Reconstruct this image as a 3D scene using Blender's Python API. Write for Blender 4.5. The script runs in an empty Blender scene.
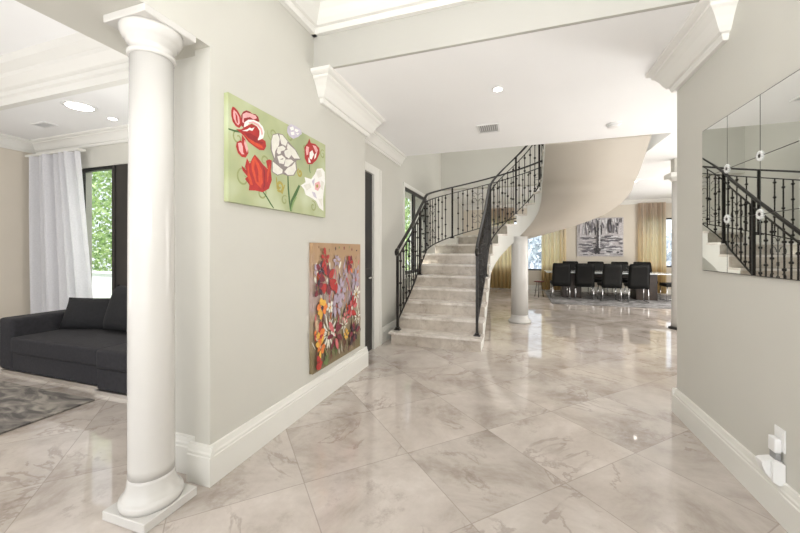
import bpy, bmesh, math, random
from mathutils import Vector, Matrix
R = random.Random(7)
PI = math.pi
COL = bpy.context.scene.collection

# ------------------------------------------------------------------ materials
def nt(name):
    m = bpy.data.materials.new(name); m.use_nodes = True
    n = m.node_tree; return m, n, n.nodes['Principled BSDF']
def mat(name, col, rough=.6, metal=0, spec=.5, var=0, scale=8, bump=0, coat=0, sheen=0):
    m, n, b = nt(name)
    b.inputs['Base Color'].default_value = (*col, 1); b.inputs['Roughness'].default_value = rough
    b.inputs['Metallic'].default_value = metal; b.inputs['Specular IOR Level'].default_value = spec
    b.inputs['Coat Weight'].default_value = coat; b.inputs['Sheen Weight'].default_value = sheen
    if var or bump:
        tc = n.nodes.new('ShaderNodeTexCoord'); nz = n.nodes.new('ShaderNodeTexNoise')
        nz.inputs['Scale'].default_value = scale; nz.inputs['Detail'].default_value = 5
        n.links.new(tc.outputs['Object'], nz.inputs['Vector'])
        if var:
            cr = n.nodes.new('ShaderNodeValToRGB')
            cr.color_ramp.elements[0].position = .3; cr.color_ramp.elements[1].position = .7
            cr.color_ramp.elements[0].color = (*[max(0, c*(1-var)) for c in col], 1)
            cr.color_ramp.elements[1].color = (*[min(1, c*(1+var)) for c in col], 1)
            n.links.new(nz.outputs['Fac'], cr.inputs['Fac']); n.links.new(cr.outputs['Color'], b.inputs['Base Color'])
        if bump:
            bp = n.nodes.new('ShaderNodeBump'); bp.inputs['Strength'].default_value = bump; bp.inputs['Distance'].default_value = .01
            n.links.new(nz.outputs['Fac'], bp.inputs['Height']); n.links.new(bp.outputs['Normal'], b.inputs['Normal'])
    return m
def emis(name, col, s):
    m, n, b = nt(name); b.inputs['Base Color'].default_value = (*col, 1)
    b.inputs['Emission Color'].default_value = (*col, 1); b.inputs['Emission Strength'].default_value = s
    return m
def N(n, t, **kw):
    x = n.nodes.new(t)
    for k, v in kw.items(): setattr(x, k, v)
    return x
def math_node(n, op, a, b=None, c=None):
    x = N(n, 'ShaderNodeMath', operation=op)
    for i, v in enumerate((a, b, c)):
        if v is None: continue
        if isinstance(v, (int, float)): x.inputs[i].default_value = v
        else: n.links.new(v, x.inputs[i])
    return x.outputs[0]
def ramp(n, fac, stops):
    cr = N(n, 'ShaderNodeValToRGB'); e = cr.color_ramp.elements
    while len(e) < len(stops): e.new(.5)
    for el, (p, c) in zip(e, stops): el.position = p; el.color = (*c, 1)
    n.links.new(fac, cr.inputs['Fac']); return cr.outputs['Color']
def mix(n, fac, a, b, mode='MIX'):
    x = N(n, 'ShaderNodeMix', data_type='RGBA', blend_type=mode)
    for i, v in ((0, fac), (6, a), (7, b)):
        if isinstance(v, (int, float)): x.inputs[i].default_value = v
        elif isinstance(v, tuple): x.inputs[i].default_value = (*v, 1)
        else: n.links.new(v, x.inputs[i])
    return x.outputs[2]

def marble(name, tiles=True, light=(.565, .51, .465), dark=(.27, .21, .175), rough=.045, sc=1.0):
    m, n, b = nt(name)
    tc = N(n, 'ShaderNodeTexCoord')
    vec = tc.outputs['Object']
    tileval = None
    if tiles:
        # diagonal grid of .702 tiles; joints along X+Y and Y-X
        sx = N(n, 'ShaderNodeSeparateXYZ'); n.links.new(vec, sx.inputs[0])
        T = .993
        p = math_node(n, 'DIVIDE', math_node(n, 'SUBTRACT', math_node(n, 'ADD', sx.outputs[0], sx.outputs[1]), 2.593), T)
        q = math_node(n, 'DIVIDE', math_node(n, 'SUBTRACT', math_node(n, 'SUBTRACT', sx.outputs[1], sx.outputs[0]), 2.047), T)
        def edge(v):
            f = math_node(n, 'FRACT', v)
            return math_node(n, 'MINIMUM', f, math_node(n, 'SUBTRACT', 1.0, f))
        d = math_node(n, 'MINIMUM', edge(p), edge(q))
        joint = math_node(n, 'LESS_THAN', d, .0042)
        cb = N(n, 'ShaderNodeCombineXYZ')
        n.links.new(math_node(n, 'FLOOR', p), cb.inputs[0]); n.links.new(math_node(n, 'FLOOR', q), cb.inputs[1])
        wn = N(n, 'ShaderNodeTexWhiteNoise', noise_dimensions='3D'); n.links.new(cb.outputs[0], wn.inputs['Vector'])
        tileval = wn.outputs['Value']
        off = N(n, 'ShaderNodeVectorMath', operation='MULTIPLY_ADD')
        n.links.new(wn.outputs['Color'], off.inputs[0]); off.inputs[1].default_value = (9, 9, 9); n.links.new(vec, off.inputs[2])
        vec = off.outputs[0]
    n1 = N(n, 'ShaderNodeTexNoise'); n1.inputs['Scale'].default_value = 1.5*sc; n1.inputs['Detail'].default_value = 9
    n1.inputs['Roughness'].default_value = .68; n1.inputs['Distortion'].default_value = .35
    n.links.new(vec, n1.inputs['Vector'])
    base = ramp(n, n1.outputs['Fac'], [(.30, (light[0]*.62, light[1]*.58, light[2]*.54)), (.46, (light[0]*.95, light[1]*.94, light[2]*.93)), (.56, (light[0]*1.08, light[1]*1.08, light[2]*1.08)), (.72, (light[0]*1.30, light[1]*1.33, light[2]*1.36))])
    # veins: thin bands of a second, distorted noise
    n2 = N(n, 'ShaderNodeTexNoise'); n2.inputs['Scale'].default_value = 1.1*sc; n2.inputs['Detail'].default_value = 7
    n2.inputs['Distortion'].default_value = .9; n2.inputs['Roughness'].default_value = .6
    n.links.new(vec, n2.inputs['Vector'])
    v = math_node(n, 'ABSOLUTE', math_node(n, 'SUBTRACT', n2.outputs['Fac'], .5))
    v = math_node(n, 'SUBTRACT', 1.0, math_node(n, 'MINIMUM', math_node(n, 'MULTIPLY', v, 60.0), 1.0))
    n3 = N(n, 'ShaderNodeTexNoise'); n3.inputs['Scale'].default_value = 2.1*sc; n.links.new(vec, n3.inputs['Vector'])
    gate = math_node(n, 'MULTIPLY', v, math_node(n, 'MAXIMUM', math_node(n, 'MULTIPLY', math_node(n, 'SUBTRACT', n3.outputs['Fac'], .47), 4.5), 0))
    gate = math_node(n, 'MINIMUM', gate, .42)
    col = mix(n, gate, base, dark)
    # brown crusty patches
    n4 = N(n, 'ShaderNodeTexNoise'); n4.inputs['Scale'].default_value = 1.3*sc; n4.inputs['Detail'].default_value = 12
    n4.inputs['Roughness'].default_value = .72
    n.links.new(vec, n4.inputs['Vector'])
    patch = math_node(n, 'MINIMUM', math_node(n, 'MAXIMUM', math_node(n, 'MULTIPLY', math_node(n, 'SUBTRACT', n4.outputs['Fac'], .565), 7.0), 0), .62)
    col = mix(n, patch, col, dark)
    if tiles:
        tone = math_node(n, 'ADD', math_node(n, 'MULTIPLY', tileval, .13), .93)
        cc = N(n, 'ShaderNodeCombineColor')
        for i in range(3): n.links.new(tone, cc.inputs[i])
        col = mix(n, 1.0, col, cc.outputs[0], 'MULTIPLY')
        col = mix(n, math_node(n, 'MULTIPLY', joint, .45), col, (.25, .21, .18))
    n.links.new(col, b.inputs['Base Color'])
    b.inputs['Roughness'].default_value = rough
    b.inputs['Specular IOR Level'].default_value = .85
    return m

WALL = mat('wall paint', (.59, .578, .525), .75, var=.015, scale=2)
WALLP = mat('rear wall paint', (.68, .62, .53), .75, var=.015, scale=2)
WALLDARK = mat('darkened wall paint', (.50, .49, .45), .75, var=.015, scale=2)  # wall paint darkened to cancel the extra lamp light on the beam
CEIL = mat('ceiling paint', (.93, .93, .93), .8, var=.01, scale=1.5)
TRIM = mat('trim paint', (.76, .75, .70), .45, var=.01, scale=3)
CROWN = mat('crown paint', (.80, .79, .75), .5, var=.01, scale=3)
COLM = mat('column paint', (.63, .615, .585), .22, var=.015, scale=4)
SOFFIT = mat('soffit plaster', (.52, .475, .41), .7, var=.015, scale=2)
FLOOR = marble('marble floor')
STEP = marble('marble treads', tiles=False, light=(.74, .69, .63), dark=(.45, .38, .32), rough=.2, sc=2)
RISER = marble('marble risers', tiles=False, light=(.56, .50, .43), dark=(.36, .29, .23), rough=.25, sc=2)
IRON = mat('wrought iron', (.016, .013, .011), .36, metal=.35, var=.3, scale=20)
BLACK = mat('black frame', (.012, .012, .013), .35)
BLACKP = mat('black door', (.016, .014, .013), .4, var=.2, scale=5)
SOFA = mat('charcoal cloth', (.022, .021, .025), .9, var=.2, scale=30, bump=.2)
SOFAP = mat('charcoal pillow cloth', (.009, .009, .011), .9, var=.25, scale=30, bump=.2)
STEEL = mat('brushed steel', (.62, .60, .57), .3, metal=1, var=.05)
CHROME = mat('chrome', (.75, .75, .76), .12, metal=1, var=.03)
LEATHER = mat('black leather', (.006, .006, .0055), .62, spec=.3, var=.2, scale=25, bump=.15)
WOODD = mat('dark wood', (.05, .035, .028), .35, var=.35, scale=6)
TOPW = mat('white glass top', (.75, .78, .78), .08, var=.02)
PLASTIC = mat('white plastic', (.82, .82, .81), .35, var=.01)
PLASG = mat('grey plastic', (.30, .30, .30), .5, var=.05)
MIRROR = mat('mirror silver', (.80, .82, .80), .012, metal=1, var=.005)
SEAM = mat('mirror seam', (.05, .045, .04), .4, var=.1)
ROSE = mat('silver rosette', (.66, .66, .64), .45, metal=.1, var=.1, scale=40)
LAMP = emis('lamp lens', (1, .97, .9), 14)
RED = mat('brown red lacquer', (.16, .03, .02), .4, var=.1)
OUTW = mat('white exterior wall', (.85, .86, .86), .8, var=.03)
GRASS = mat('lawn', (.12, .22, .05), .9, var=.4, scale=6)
TAUPE = mat('dark vent metal', (.25, .25, .25), .5, var=.1)
GREYV = mat('vent metal', (.62, .62, .62), .5, var=.05)

def leafmat(name, a, b_):
    m, n, b = nt(name); tc = N(n, 'ShaderNodeTexCoord'); nz = N(n, 'ShaderNodeTexNoise')
    nz.inputs['Scale'].default_value = 5; nz.inputs['Detail'].default_value = 8
    n.links.new(tc.outputs['Object'], nz.inputs['Vector'])
    n.links.new(ramp(n, nz.outputs['Fac'], [(.35, a), (.62, b_)]), b.inputs['Base Color'])
    b.inputs['Roughness'].default_value = .55
    return m
LEAF = leafmat('hedge leaves', (.16, .30, .08), (.70, .85, .42))
GLASS, n_, b_ = nt('window glass')
n_.nodes.remove(b_)
tr = N(n_, 'ShaderNodeBsdfTransparent'); tr.inputs[0].default_value = (.95, .97, .98, 1)
gl = N(n_, 'ShaderNodeBsdfGlossy'); gl.inputs['Roughness'].default_value = .02
lw = N(n_, 'ShaderNodeLayerWeight'); lw.inputs[0].default_value = .12; ms = N(n_, 'ShaderNodeMixShader')
n_.links.new(math_node(n_, 'MULTIPLY_ADD', lw.outputs[1], .25, .02), ms.inputs[0]); n_.links.new(tr.outputs[0], ms.inputs[1]); n_.links.new(gl.outputs[0], ms.inputs[2])
n_.links.new(ms.outputs[0], n_.nodes['Material Output'].inputs[0])
def cloth(name, col, t=.5):
    m, n, b = nt(name); n.nodes.remove(b)
    tc = N(n, 'ShaderNodeTexCoord'); nz = N(n, 'ShaderNodeTexNoise'); nz.inputs['Scale'].default_value = 60
    n.links.new(tc.outputs['Object'], nz.inputs['Vector'])
    c = ramp(n, nz.outputs['Fac'], [(.3, tuple(x*.93 for x in col)), (.7, col)])
    d = N(n, 'ShaderNodeBsdfDiffuse'); s = N(n, 'ShaderNodeBsdfTranslucent'); x = N(n, 'ShaderNodeMixShader')
    x.inputs[0].default_value = t
    n.links.new(c, d.inputs[0]); n.links.new(c, s.inputs[0])
    n.links.new(d.outputs[0], x.inputs[1]); n.links.new(s.outputs[0], x.inputs[2])
    n.links.new(x.outputs[0], n.nodes['Material Output'].inputs[0])
    return m
CURTW = cloth('white curtain cloth', (.86, .86, .89), .35)
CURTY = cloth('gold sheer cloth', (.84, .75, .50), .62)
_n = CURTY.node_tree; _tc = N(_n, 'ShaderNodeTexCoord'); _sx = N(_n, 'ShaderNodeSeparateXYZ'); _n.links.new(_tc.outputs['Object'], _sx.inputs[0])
_c = ramp(_n, math_node(_n, 'DIVIDE', _sx.outputs[2], 2.9), [(.0, (.60, .46, .24)), (.24, (.70, .55, .31)), (.30, (.98, .83, .56)), (.6, (.98, .85, .64)), (.85, (.78, .68, .58))])  # backlight above the sill and header shade put into the cloth colour
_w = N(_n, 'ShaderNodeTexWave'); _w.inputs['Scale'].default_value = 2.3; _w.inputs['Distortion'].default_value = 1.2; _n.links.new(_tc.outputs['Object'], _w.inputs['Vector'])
_c = mix(_n, 1.0, _c, ramp(_n, _w.outputs['Fac'], [(.1, (.70, .68, .66)), (.6, (1, 1, 1))]), 'MULTIPLY')  # wave bands paint fold shading into the cloth colour
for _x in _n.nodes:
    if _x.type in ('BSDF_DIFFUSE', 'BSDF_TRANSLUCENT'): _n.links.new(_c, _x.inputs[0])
def rugmat(name, a, b_, c_, sc):
    m, n, b = nt(name); tc = N(n, 'ShaderNodeTexCoord'); nz = N(n, 'ShaderNodeTexNoise')
    nz.inputs['Scale'].default_value = sc; nz.inputs['Detail'].default_value = 10; nz.inputs['Distortion'].default_value = 1.5
    mp = N(n, 'ShaderNodeMapping'); mp.inputs['Scale'].default_value = (1, 2.2, 1)
    n.links.new(tc.outputs['Object'], mp.inputs[0]); n.links.new(mp.outputs[0], nz.inputs['Vector'])
    n.links.new(ramp(n, nz.outputs['Fac'], [(.38, a), (.5, b_), (.62, c_)]), b.inputs['Base Color'])
    b.inputs['Roughness'].default_value = .95
    return m
RUG = rugmat('brown rug', (.11, .10, .095), (.22, .20, .18), (.34, .31, .27), 3.2)
RUG2 = rugmat('silver rug', (.12, .115, .11), (.24, .23, .225), (.42, .41, .41), 3.5)

# ------------------------------------------------------------------ mesh helpers
class MB:
    def __init__(s): s.bm = bmesh.new(); s.mi = 0
    def m(s, i): s.mi = i; return s
    def face(s, pts, smooth=False):
        vs = [s.bm.verts.new(p) for p in pts]
        f = s.bm.faces.new(vs); f.material_index = s.mi; f.smooth = smooth; return s
    def box(s, x0, x1, y0, y1, z0, z1, bev=0, seg=2):
        tmp = bmesh.new(); bmesh.ops.create_cube(tmp, size=1)
        for v in tmp.verts:
            v.co = Vector(((x0+x1)/2+v.co.x*(x1-x0), (y0+y1)/2+v.co.y*(y1-y0), (z0+z1)/2+v.co.z*(z1-z0)))
        if bev: bmesh.ops.bevel(tmp, geom=tmp.edges[:], offset=bev, segments=seg, profile=.7, affect='EDGES', clamp_overlap=True)
        return s.add(tmp, smooth=bev > 0 and seg > 1)
    def add(s, tmp, M=None, smooth=False):
        vm = {}
        for v in tmp.verts: vm[v] = s.bm.verts.new(M @ v.co if M else v.co)
        for f in tmp.faces:
            try: nf = s.bm.faces.new([vm[v] for v in f.verts])
            except ValueError: continue
            nf.material_index = s.mi; nf.smooth = smooth or f.smooth
        tmp.free(); return s
    def tube(s, pts, r, seg=6, closed=False, cap=True, smooth=True, square=False):
        pts = [Vector(p) for p in pts]; n = len(pts); rings = []
        rr = r if isinstance(r, (list, tuple)) else [r]*n
        up = None
        for i, p in enumerate(pts):
            if closed: d = pts[(i+1) % n]-pts[i-1]
            else: d = pts[min(i+1, n-1)]-pts[max(i-1, 0)]
            d.normalize()
            if up is None: up = Vector((0, 0, 1)) if abs(d.z) < .9 else Vector((1, 0, 0))
            a = d.cross(up)
            if a.length < 1e-5: a = d.cross(Vector((0, 1, 0)))
            a.normalize(); b = a.cross(d).normalized(); up = b
            rings.append([s.bm.verts.new(p+(a*math.cos(2*PI*k/seg+(PI/4 if square else 0))+b*math.sin(2*PI*k/seg+(PI/4 if square else 0)))*rr[i]) for k in range(seg)])
        for i in range(n if closed else n-1):
            A, B = rings[i], rings[(i+1) % n]
            for k in range(seg):
                f = s.bm.faces.new((A[k], A[(k+1) % seg], B[(k+1) % seg], B[k])); f.material_index = s.mi; f.smooth = smooth and not square
        if cap and not closed:
            for rg in (rings[0], rings[-1][::-1]):
                f = s.bm.faces.new(rg); f.material_index = s.mi
        return s
    def lathe(s, prof, c, seg=32, smooth=True):
        rings = []
        for r, z in prof:
            rings.append([s.bm.verts.new((c[0]+r*math.cos(2*PI*k/seg), c[1]+r*math.sin(2*PI*k/seg), c[2]+z)) for k in range(seg)])
        for A, B in zip(rings, rings[1:]):
            for k in range(seg):
                f = s.bm.faces.new((A[k], A[(k+1) % seg], B[(k+1) % seg], B[k])); f.material_index = s.mi; f.smooth = smooth
        for rg in (rings[0], rings[-1]):
            f = s.bm.faces.new(rg); f.material_index = s.mi
        return s
    def ext(s, prof, axis, t0, t1, o, sgn=1):
        """profile (d,z) extruded along axis from t0 to t1; d runs from plane coordinate o in direction sgn"""
        def P(d, z, t): return (o+sgn*d, t, z) if axis == 'Y' else (t, o+sgn*d, z)
        A = [s.bm.verts.new(P(d, z, t0)) for d, z in prof]; B = [s.bm.verts.new(P(d, z, t1)) for d, z in prof]
        n = len(prof)
        for i in range(n):
            f = s.bm.faces.new((A[i], A[(i+1) % n], B[(i+1) % n], B[i])); f.material_index = s.mi
        for rg in (A, B[::-1]): f = s.bm.faces.new(rg); f.material_index = s.mi
        return s
    def build(s, name, mats, parent=None, origin=True):
        bmesh.ops.recalc_face_normals(s.bm, faces=s.bm.faces[:])
        me = bpy.data.meshes.new(name)
        loc = Vector((0, 0, 0))
        root = parent
        while root is not None: loc = loc+root.location; root = root.parent
        c = Vector((0, 0, 0))
        if parent is None and origin and len(s.bm.verts):
            xs = [v.co for v in s.bm.verts]
            c = Vector(((min(v.x for v in xs)+max(v.x for v in xs))/2, (min(v.y for v in xs)+max(v.y for v in xs))/2, min(v.z for v in xs)))
            loc = c
        bmesh.ops.translate(s.bm, verts=s.bm.verts[:], vec=-loc)
        s.bm.to_mesh(me); s.bm.free()
        o = bpy.data.objects.new(name, me); COL.objects.link(o)
        o.parent = parent; o.location = c
        for x in (mats if isinstance(mats, (list, tuple)) else [mats]): me.materials.append(x)
        return o
def tag(o, label=None, cat=None, group=None, kind=None):
    if label: o['label'] = label
    if cat: o['category'] = cat
    if group: o['group'] = group
    if kind: o['kind'] = kind
    return o
def empty(name, loc, label, cat, group=None, kind=None):
    o = bpy.data.objects.new(name, None); COL.objects.link(o); o.location = loc; o.empty_display_size = .1
    return tag(o, label, cat, group, kind)
def struct(name, mb, m, label, cat, parent=None, origin=False):
    o = mb.build(name, m, parent, origin)
    return tag(o, label, cat, kind='structure')
def copy_tree(o, parent=None):
    c = o.copy(); COL.objects.link(c); c.parent = parent
    for ch in list(o.children): copy_tree(ch, c)
    return c

# ------------------------------------------------------------------ key dimensions
XL, XR = -1.75, 1.30          # hall walls
ZC, ZF, ZU = 3.02, 3.57, 6.2  # hall ceiling, foyer ceiling, stairwell ceiling
XW = -1.95                    # far left wall
YB = 13.25                    # rear wall
XE = 5.4                      # east wall

# floor
fl = MB().box(-8.0, 6.0, -3.5, 13.6, -.1, 0)
struct('floor', fl, FLOOR, 'polished beige marble floor laid in diagonal tiles', 'floor')

# walls
w = MB()
w.box(-2.33, XL, 1.69, 3.90, 0, ZF).box(-1.87, XL, 1.64, 1.69, 0, ZF)
struct('wall_left', w, WALL, 'pale greige hall wall that carries the two flower canvases', 'wall')
w = MB()
w.box(-2.33, XL, -3.5, 1.64, 2.62, ZF).box(-2.33, -1.87, 1.64, 1.69, 2.62, ZF)
struct('trim_1', w, WALL, 'greige beam running over the white round column by the left wall', 'beam')
w = MB().box(XR, XR+.22, -3.5, 3.63, 0, ZF)
struct('wall_right', w, WALL, 'pale greige wall carrying the panelled mirror', 'wall')
# far left wall with door and window openings
w = MB()
T = -2.33
w.box(T, XW, 3.90, 3.93, 0, ZC).box(T, XW, 3.93, 4.60, 2.47, ZC).box(T, XW, 4.60, 6.05, 0, ZC)
w.box(T, XW, 6.05, 7.70, 0, .95).box(T, XW, 6.05, 7.70, 2.55, ZC).box(T, XW, 7.70, YB, 0, ZC)
w.box(T, XW, 3.9, 9.5, 3.42, ZU).box(T, XW, 5.8, 9.5, ZC, 3.42)
struct('wall_far_left', w, WALL, 'greige wall rising beside the curved staircase', 'wall')
# upper stairwell walls
w = MB().box(XW, 2.02, 9.30, 9.5, ZC, ZU)
struct('wall_stairwell_back', w, WALL, 'greige upper wall above and behind the curved stair railing', 'wall')
w = MB().box(2.02, 2.2, 3.9, 9.5, 3.42, ZU)
struct('wall_stairwell_right', w, WALL, 'upper stairwell wall right of the curved soffit', 'wall')
w = MB().box(XW, 2.02, 3.9, 4.0, 3.42, ZU)
struct('wall_stairwell_front', w, WALL, 'upper landing wall above the hall ceiling', 'wall')
w = MB().box(T, 2.2, 3.9, 9.5, ZU, ZU+.1)
struct('ceiling_stairwell', w, CEIL, 'white ceiling high over the staircase', 'ceiling')
# rear wall with windows
w = MB()
def wallx(w, y0, y1, x0, x1, z1, ops):
    x = x0
    for a, b, s0, s1 in ops:
        if a > x: w.box(x, a, y0, y1, 0, z1)
        w.box(a, b, y0, y1, 0, s0); w.box(a, b, y0, y1, s1, z1); x = b
    w.box(x, x1, y0, y1, 0, z1)
wallx(w, YB, YB+.2, T, XE, ZC, [(-1.0, 1.50, .68, 2.45), (3.80, 5.1, .85, 2.42)])
struct('wall_back', w, WALLP, 'warm beige rear dining wall with the grey abstract painting', 'wall')
w = MB().box(XE, XE+.2, 3.63, YB, 0, ZC)
struct('wall_east', w, WALLP, 'side wall of the dining area right of the table', 'wall')
w = MB().box(XR+.22, XE, 3.43, 3.63, 0, ZC)
struct('wall_return', w, WALL, 'wall returning right behind the mirror wall', 'wall')
# living room shell
w = MB(); wallx(w, 3.60, 3.8, -7.7, -2.33, 3.57, [(-6.50, -4.4, .42, 2.66)])
struct('wall_living_back', w, WALL, 'beige sitting room wall with the white curtain and black framed window', 'wall')
w = MB().box(-7.7, -7.5, -3.5, 3.6, 0, 3.57)
struct('wall_living_left', w, WALLP, 'beige side wall left of the dark sofa', 'wall')

# ceilings
w = MB()
w.box(XL, XR, 2.80, 3.63, ZC, 3.42).box(T, XE, 3.90, 5.80, ZC, 3.42).box(XL, XE, 3.63, 3.90, ZC, 3.42).box(2.02, XE, 5.80, 9.30, ZC, 3.42).box(T, XE, 9.50, YB+.2, ZC, 3.42)
struct('ceiling', w, CEIL, 'white hall and dining ceiling around the stair opening', 'ceiling')
w = MB().box(-7.7, XR+.2, -3.5, 2.85, ZF, ZF+.1)
struct('ceiling_foyer', w, CEIL, 'raised white foyer ceiling at the top edge', 'ceiling')
w = MB().box(-7.5, -2.33, 2.60, 3.6, 3.15, 3.25)
struct('ceiling_living', w, CEIL, 'white sitting room ceiling with the flat oval light', 'ceiling')
w = MB().box(XL, XR, 2.77, 2.80, ZC, ZF)
struct('trim_2', w, WALLDARK, 'greige drop beam between foyer ceiling and hall ceiling', 'beam')
w = MB().box(-7.5, -2.33, 2.57, 2.60, 3.15, ZF)
struct('trim_3', w, CROWN, 'cream drop face carrying the sitting room cornice', 'beam')

# crown mouldings -- profile (distance from wall, z)
def crown_run(mb, prof, y0, y1, x, sgn, m0=None, m1=None):
    '''crown along Y on wall plane x; m0/m1: +1 wraps outward round an outside corner at that end'''
    n = len(prof); ev = []
    for t0, mm, dr in ((y0, m0, -1), (y1, m1, 1)):
        if mm: ev.append([(x, t0+dr*d, z) for d, z in prof] if dr < 0 else [(x+sgn*d, t0+dr*d, z) for d, z in prof])
        if mm and dr < 0: ev.append([(x+sgn*d, t0+dr*d, z) for d, z in prof])
        if mm and dr > 0: ev.append([(x, t0+dr*d, z) for d, z in prof])
        if not mm: ev.append([(x+sgn*d, t0, z) for d, z in prof])
    rows = [[mb.bm.verts.new(p) for p in r] for r in ev]
    for A, B in zip(rows, rows[1:]):
        for i in range(n):
            f = mb.bm.faces.new((A[i], A[(i+1) % n], B[(i+1) % n], B[i])); f.material_index = mb.mi
    if not m0: mb.bm.faces.new(rows[0])
    if not m1: mb.bm.faces.new(rows[-1][::-1])
    return mb
def crown(p, h, zt):
    f = [(0, 0), (.16, 0), (.22, .10), (.22, .16), (.32, .18), (.42, .30), (.55, .50), (.70, .66), (.80, .72), (.80, .80), (.92, .84), (1, .90), (1, 1), (0, 1)]
    return [(a*p, zt-h+b*h) for a, b in f]
c = MB(); crown_run(c, crown(.19, .25, ZC), 2.91, 3.90, XL, 1, 1, 1)
c.ext(crown(.13, .17, ZC), 'Y', 3.90, 5.80, XW, 1)
struct('trim_4', c, CROWN, 'white crown moulding under the hall ceiling above the left wall', 'crown moulding')
c = MB(); crown_run(c, crown(.18, .25, ZC), 2.88, 3.63, XR, -1, 1, 1)
struct('trim_5', c, CROWN, 'white crown moulding above the mirror wall', 'crown moulding')
c = MB(); c.ext(crown(.26, .25, ZF), 'Y', -3.5, 2.77, XL, 1); c.ext(crown(.26, .25, ZF), 'X', XL, XR, 2.77, -1)
c.ext(crown(.26, .25, ZF), 'Y', -3.5, 2.77, XR, -1)
struct('trim_6', c, CROWN, 'wide white crown moulding of the foyer ceiling', 'crown moulding')
c = MB(); c.ext([(0, 3.15), (.05, 3.15), (.05, 3.23), (.07, 3.25), (.07, 3.30), (.10, 3.32), (.16, 3.40), (.17, 3.44), (.24, 3.50), (.26, 3.57), (0, 3.57)], 'X', -7.5, -2.33, 2.57, -1)
struct('trim_7', c, CROWN, 'cream stepped cornice above the sitting room opening', 'crown moulding')
c = MB(); c.ext(crown(.16, .18, 3.15), 'X', -7.5, -2.33, 3.60, -1); c.ext(crown(.16, .18, 3.15), 'Y', 2.6, 3.6, -7.5, 1)
struct('trim_8', c, CROWN, 'crown moulding above the white curtain', 'crown moulding')
c = MB(); c.ext(crown(.14, .14, ZC), 'X', XW, XE, YB, -1)
struct('trim_9', c, CROWN, 'crown moulding above the rear dining wall', 'crown moulding')

# baseboards
BP = [(0, 0), (.03, 0), (.03, .165), (.024, .17), (.024, .185), (.018, .195), (.012, .225), (0, .23)]
b = MB(); b.ext(BP, 'Y', 1.64, 3.93, XL, 1)
b.ext(BP, 'X', -1.90, XL+.03, 1.64, -1); b.ext(BP, 'X', -2.33, -1.90, 1.69, -1)
struct('baseboard_left', b, TRIM, 'tall white baseboard under the flower canvases', 'baseboard')
b = MB(); b.ext([(d, z*.92) for d, z in BP], 'Y', -3.5, 3.63, XR, -1); b.ext([(d, z*.92) for d, z in BP], 'X', XR-.03, XR+.2, 3.63, 1)
struct('baseboard_right', b, TRIM, 'tall white baseboard below the mirror', 'baseboard')
b = MB(); b.ext(BP, 'Y', 4.90, 12.0, XW, 1)
struct('baseboard_far_left', b, TRIM, 'white baseboard beside the bottom step', 'baseboard')
b = MB(); b.ext([(d, z*.7) for d, z in BP], 'X', XW, XE, YB, -1)
struct('baseboard_back', b, TRIM, 'white baseboard along the rear dining wall', 'baseboard')
b = MB(); b.ext([(d, z*.7) for d, z in BP], 'Y', -3.5, 3.6, -7.5, 1); b.ext([(d, z*.7) for d, z in BP], 'X', -7.5, -2.33, 3.6, -1)
struct('baseboard_living', b, TRIM, 'white baseboard around the sitting room', 'baseboard')

# ------------------------------------------------------------------ door 1 (black) with white casing
dr = empty('door_1', (XW, 4.26, 0), 'tall black door in white casing just past the left hall wall', 'door', kind='structure')
MB().box(XW-.04, XW-.004, 3.932, 4.59, .002, 2.462).box(XW-.004, XW+.006, 4.00, 4.53, .15, 1.15, .004, 1).box(XW-.004, XW+.006, 4.00, 4.53, 1.25, 2.38, .004, 1).build('door_leaf', BLACKP, dr)
MB().box(XW-.05, XW+.03, 4.595, 4.86, 0, 2.465).box(XW-.05, XW+.03, 3.91, 4.86, 2.465, 2.58).box(XW+.03, XW+.04, 4.80, 4.86, 0, 2.57).build('casing', TRIM, dr)
h = MB().tube([(XW, 4.5, 1.02), (XW+.045, 4.5, 1.02), (XW+.045, 4.38, 1.02)], .01, 8); h.build('door_handle', STEEL, dr)

# ------------------------------------------------------------------ windows
def window(name, axis, o, a0, a1, z0, z1, mull, label, fw=.05, dep=.06, trim=0, sgn=1):
    loc = ((a0+a1)/2, o, z0) if axis == 'X' else (o, (a0+a1)/2, z0)
    t = empty(name, loc, label, 'window', kind='structure')
    def bx(m, p0, p1, q0, q1, d0=0, d1=dep):
        lo, hi = sorted((o+sgn*d0, o+sgn*d1))
        if axis == 'X': m.box(p0, p1, lo, hi, q0, q1)
        else: m.box(lo, hi, p0, p1, q0, q1)
    m = MB(); bx(m, a0, a0+fw, z0, z1); bx(m, a1-fw, a1, z0, z1); bx(m, a0+fw, a1-fw, z1-fw, z1); bx(m, a0+fw, a1-fw, z0, z0+fw)
    for p, wd in mull: bx(m, p-wd/2, p+wd/2, z0+fw, z1-fw)
    m.build('window_frame', BLACK, t)
    edges = [a0+fw]+[v for p, wd in mull for v in (p-wd/2, p+wd/2)]+[a1-fw]
    for i in range(0, len(edges), 2):
        g = MB(); bx(g, edges[i], edges[i+1], z0+fw, z1-fw, dep*.4, dep*.5); g.build('pane', GLASS, t)
    if trim:
        m = MB(); bx(m, a0-trim, a0, z0-trim, z1+trim, -.02, .02); bx(m, a1, a1+trim, z0-trim, z1+trim, -.02, .02)
        bx(m, a0, a1, z1, z1+trim, -.02, .02); bx(m, a0, a1, z0-trim, z0, -.05, .02); m.build('casing', TRIM, t)
    return t
window('window_1', 'X', 3.63, -6.50, -4.4, .42, 2.66, [(-5.62, .08)], 'black framed sitting room window with greenery behind it', .045, .06, .10)
window('window_2', 'Y', XW, 6.05, 7.70, .95, 2.55, [(6.72, .17)], 'black framed window beside the stair railing showing green plants', .06, .03, .07, -1)
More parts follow.
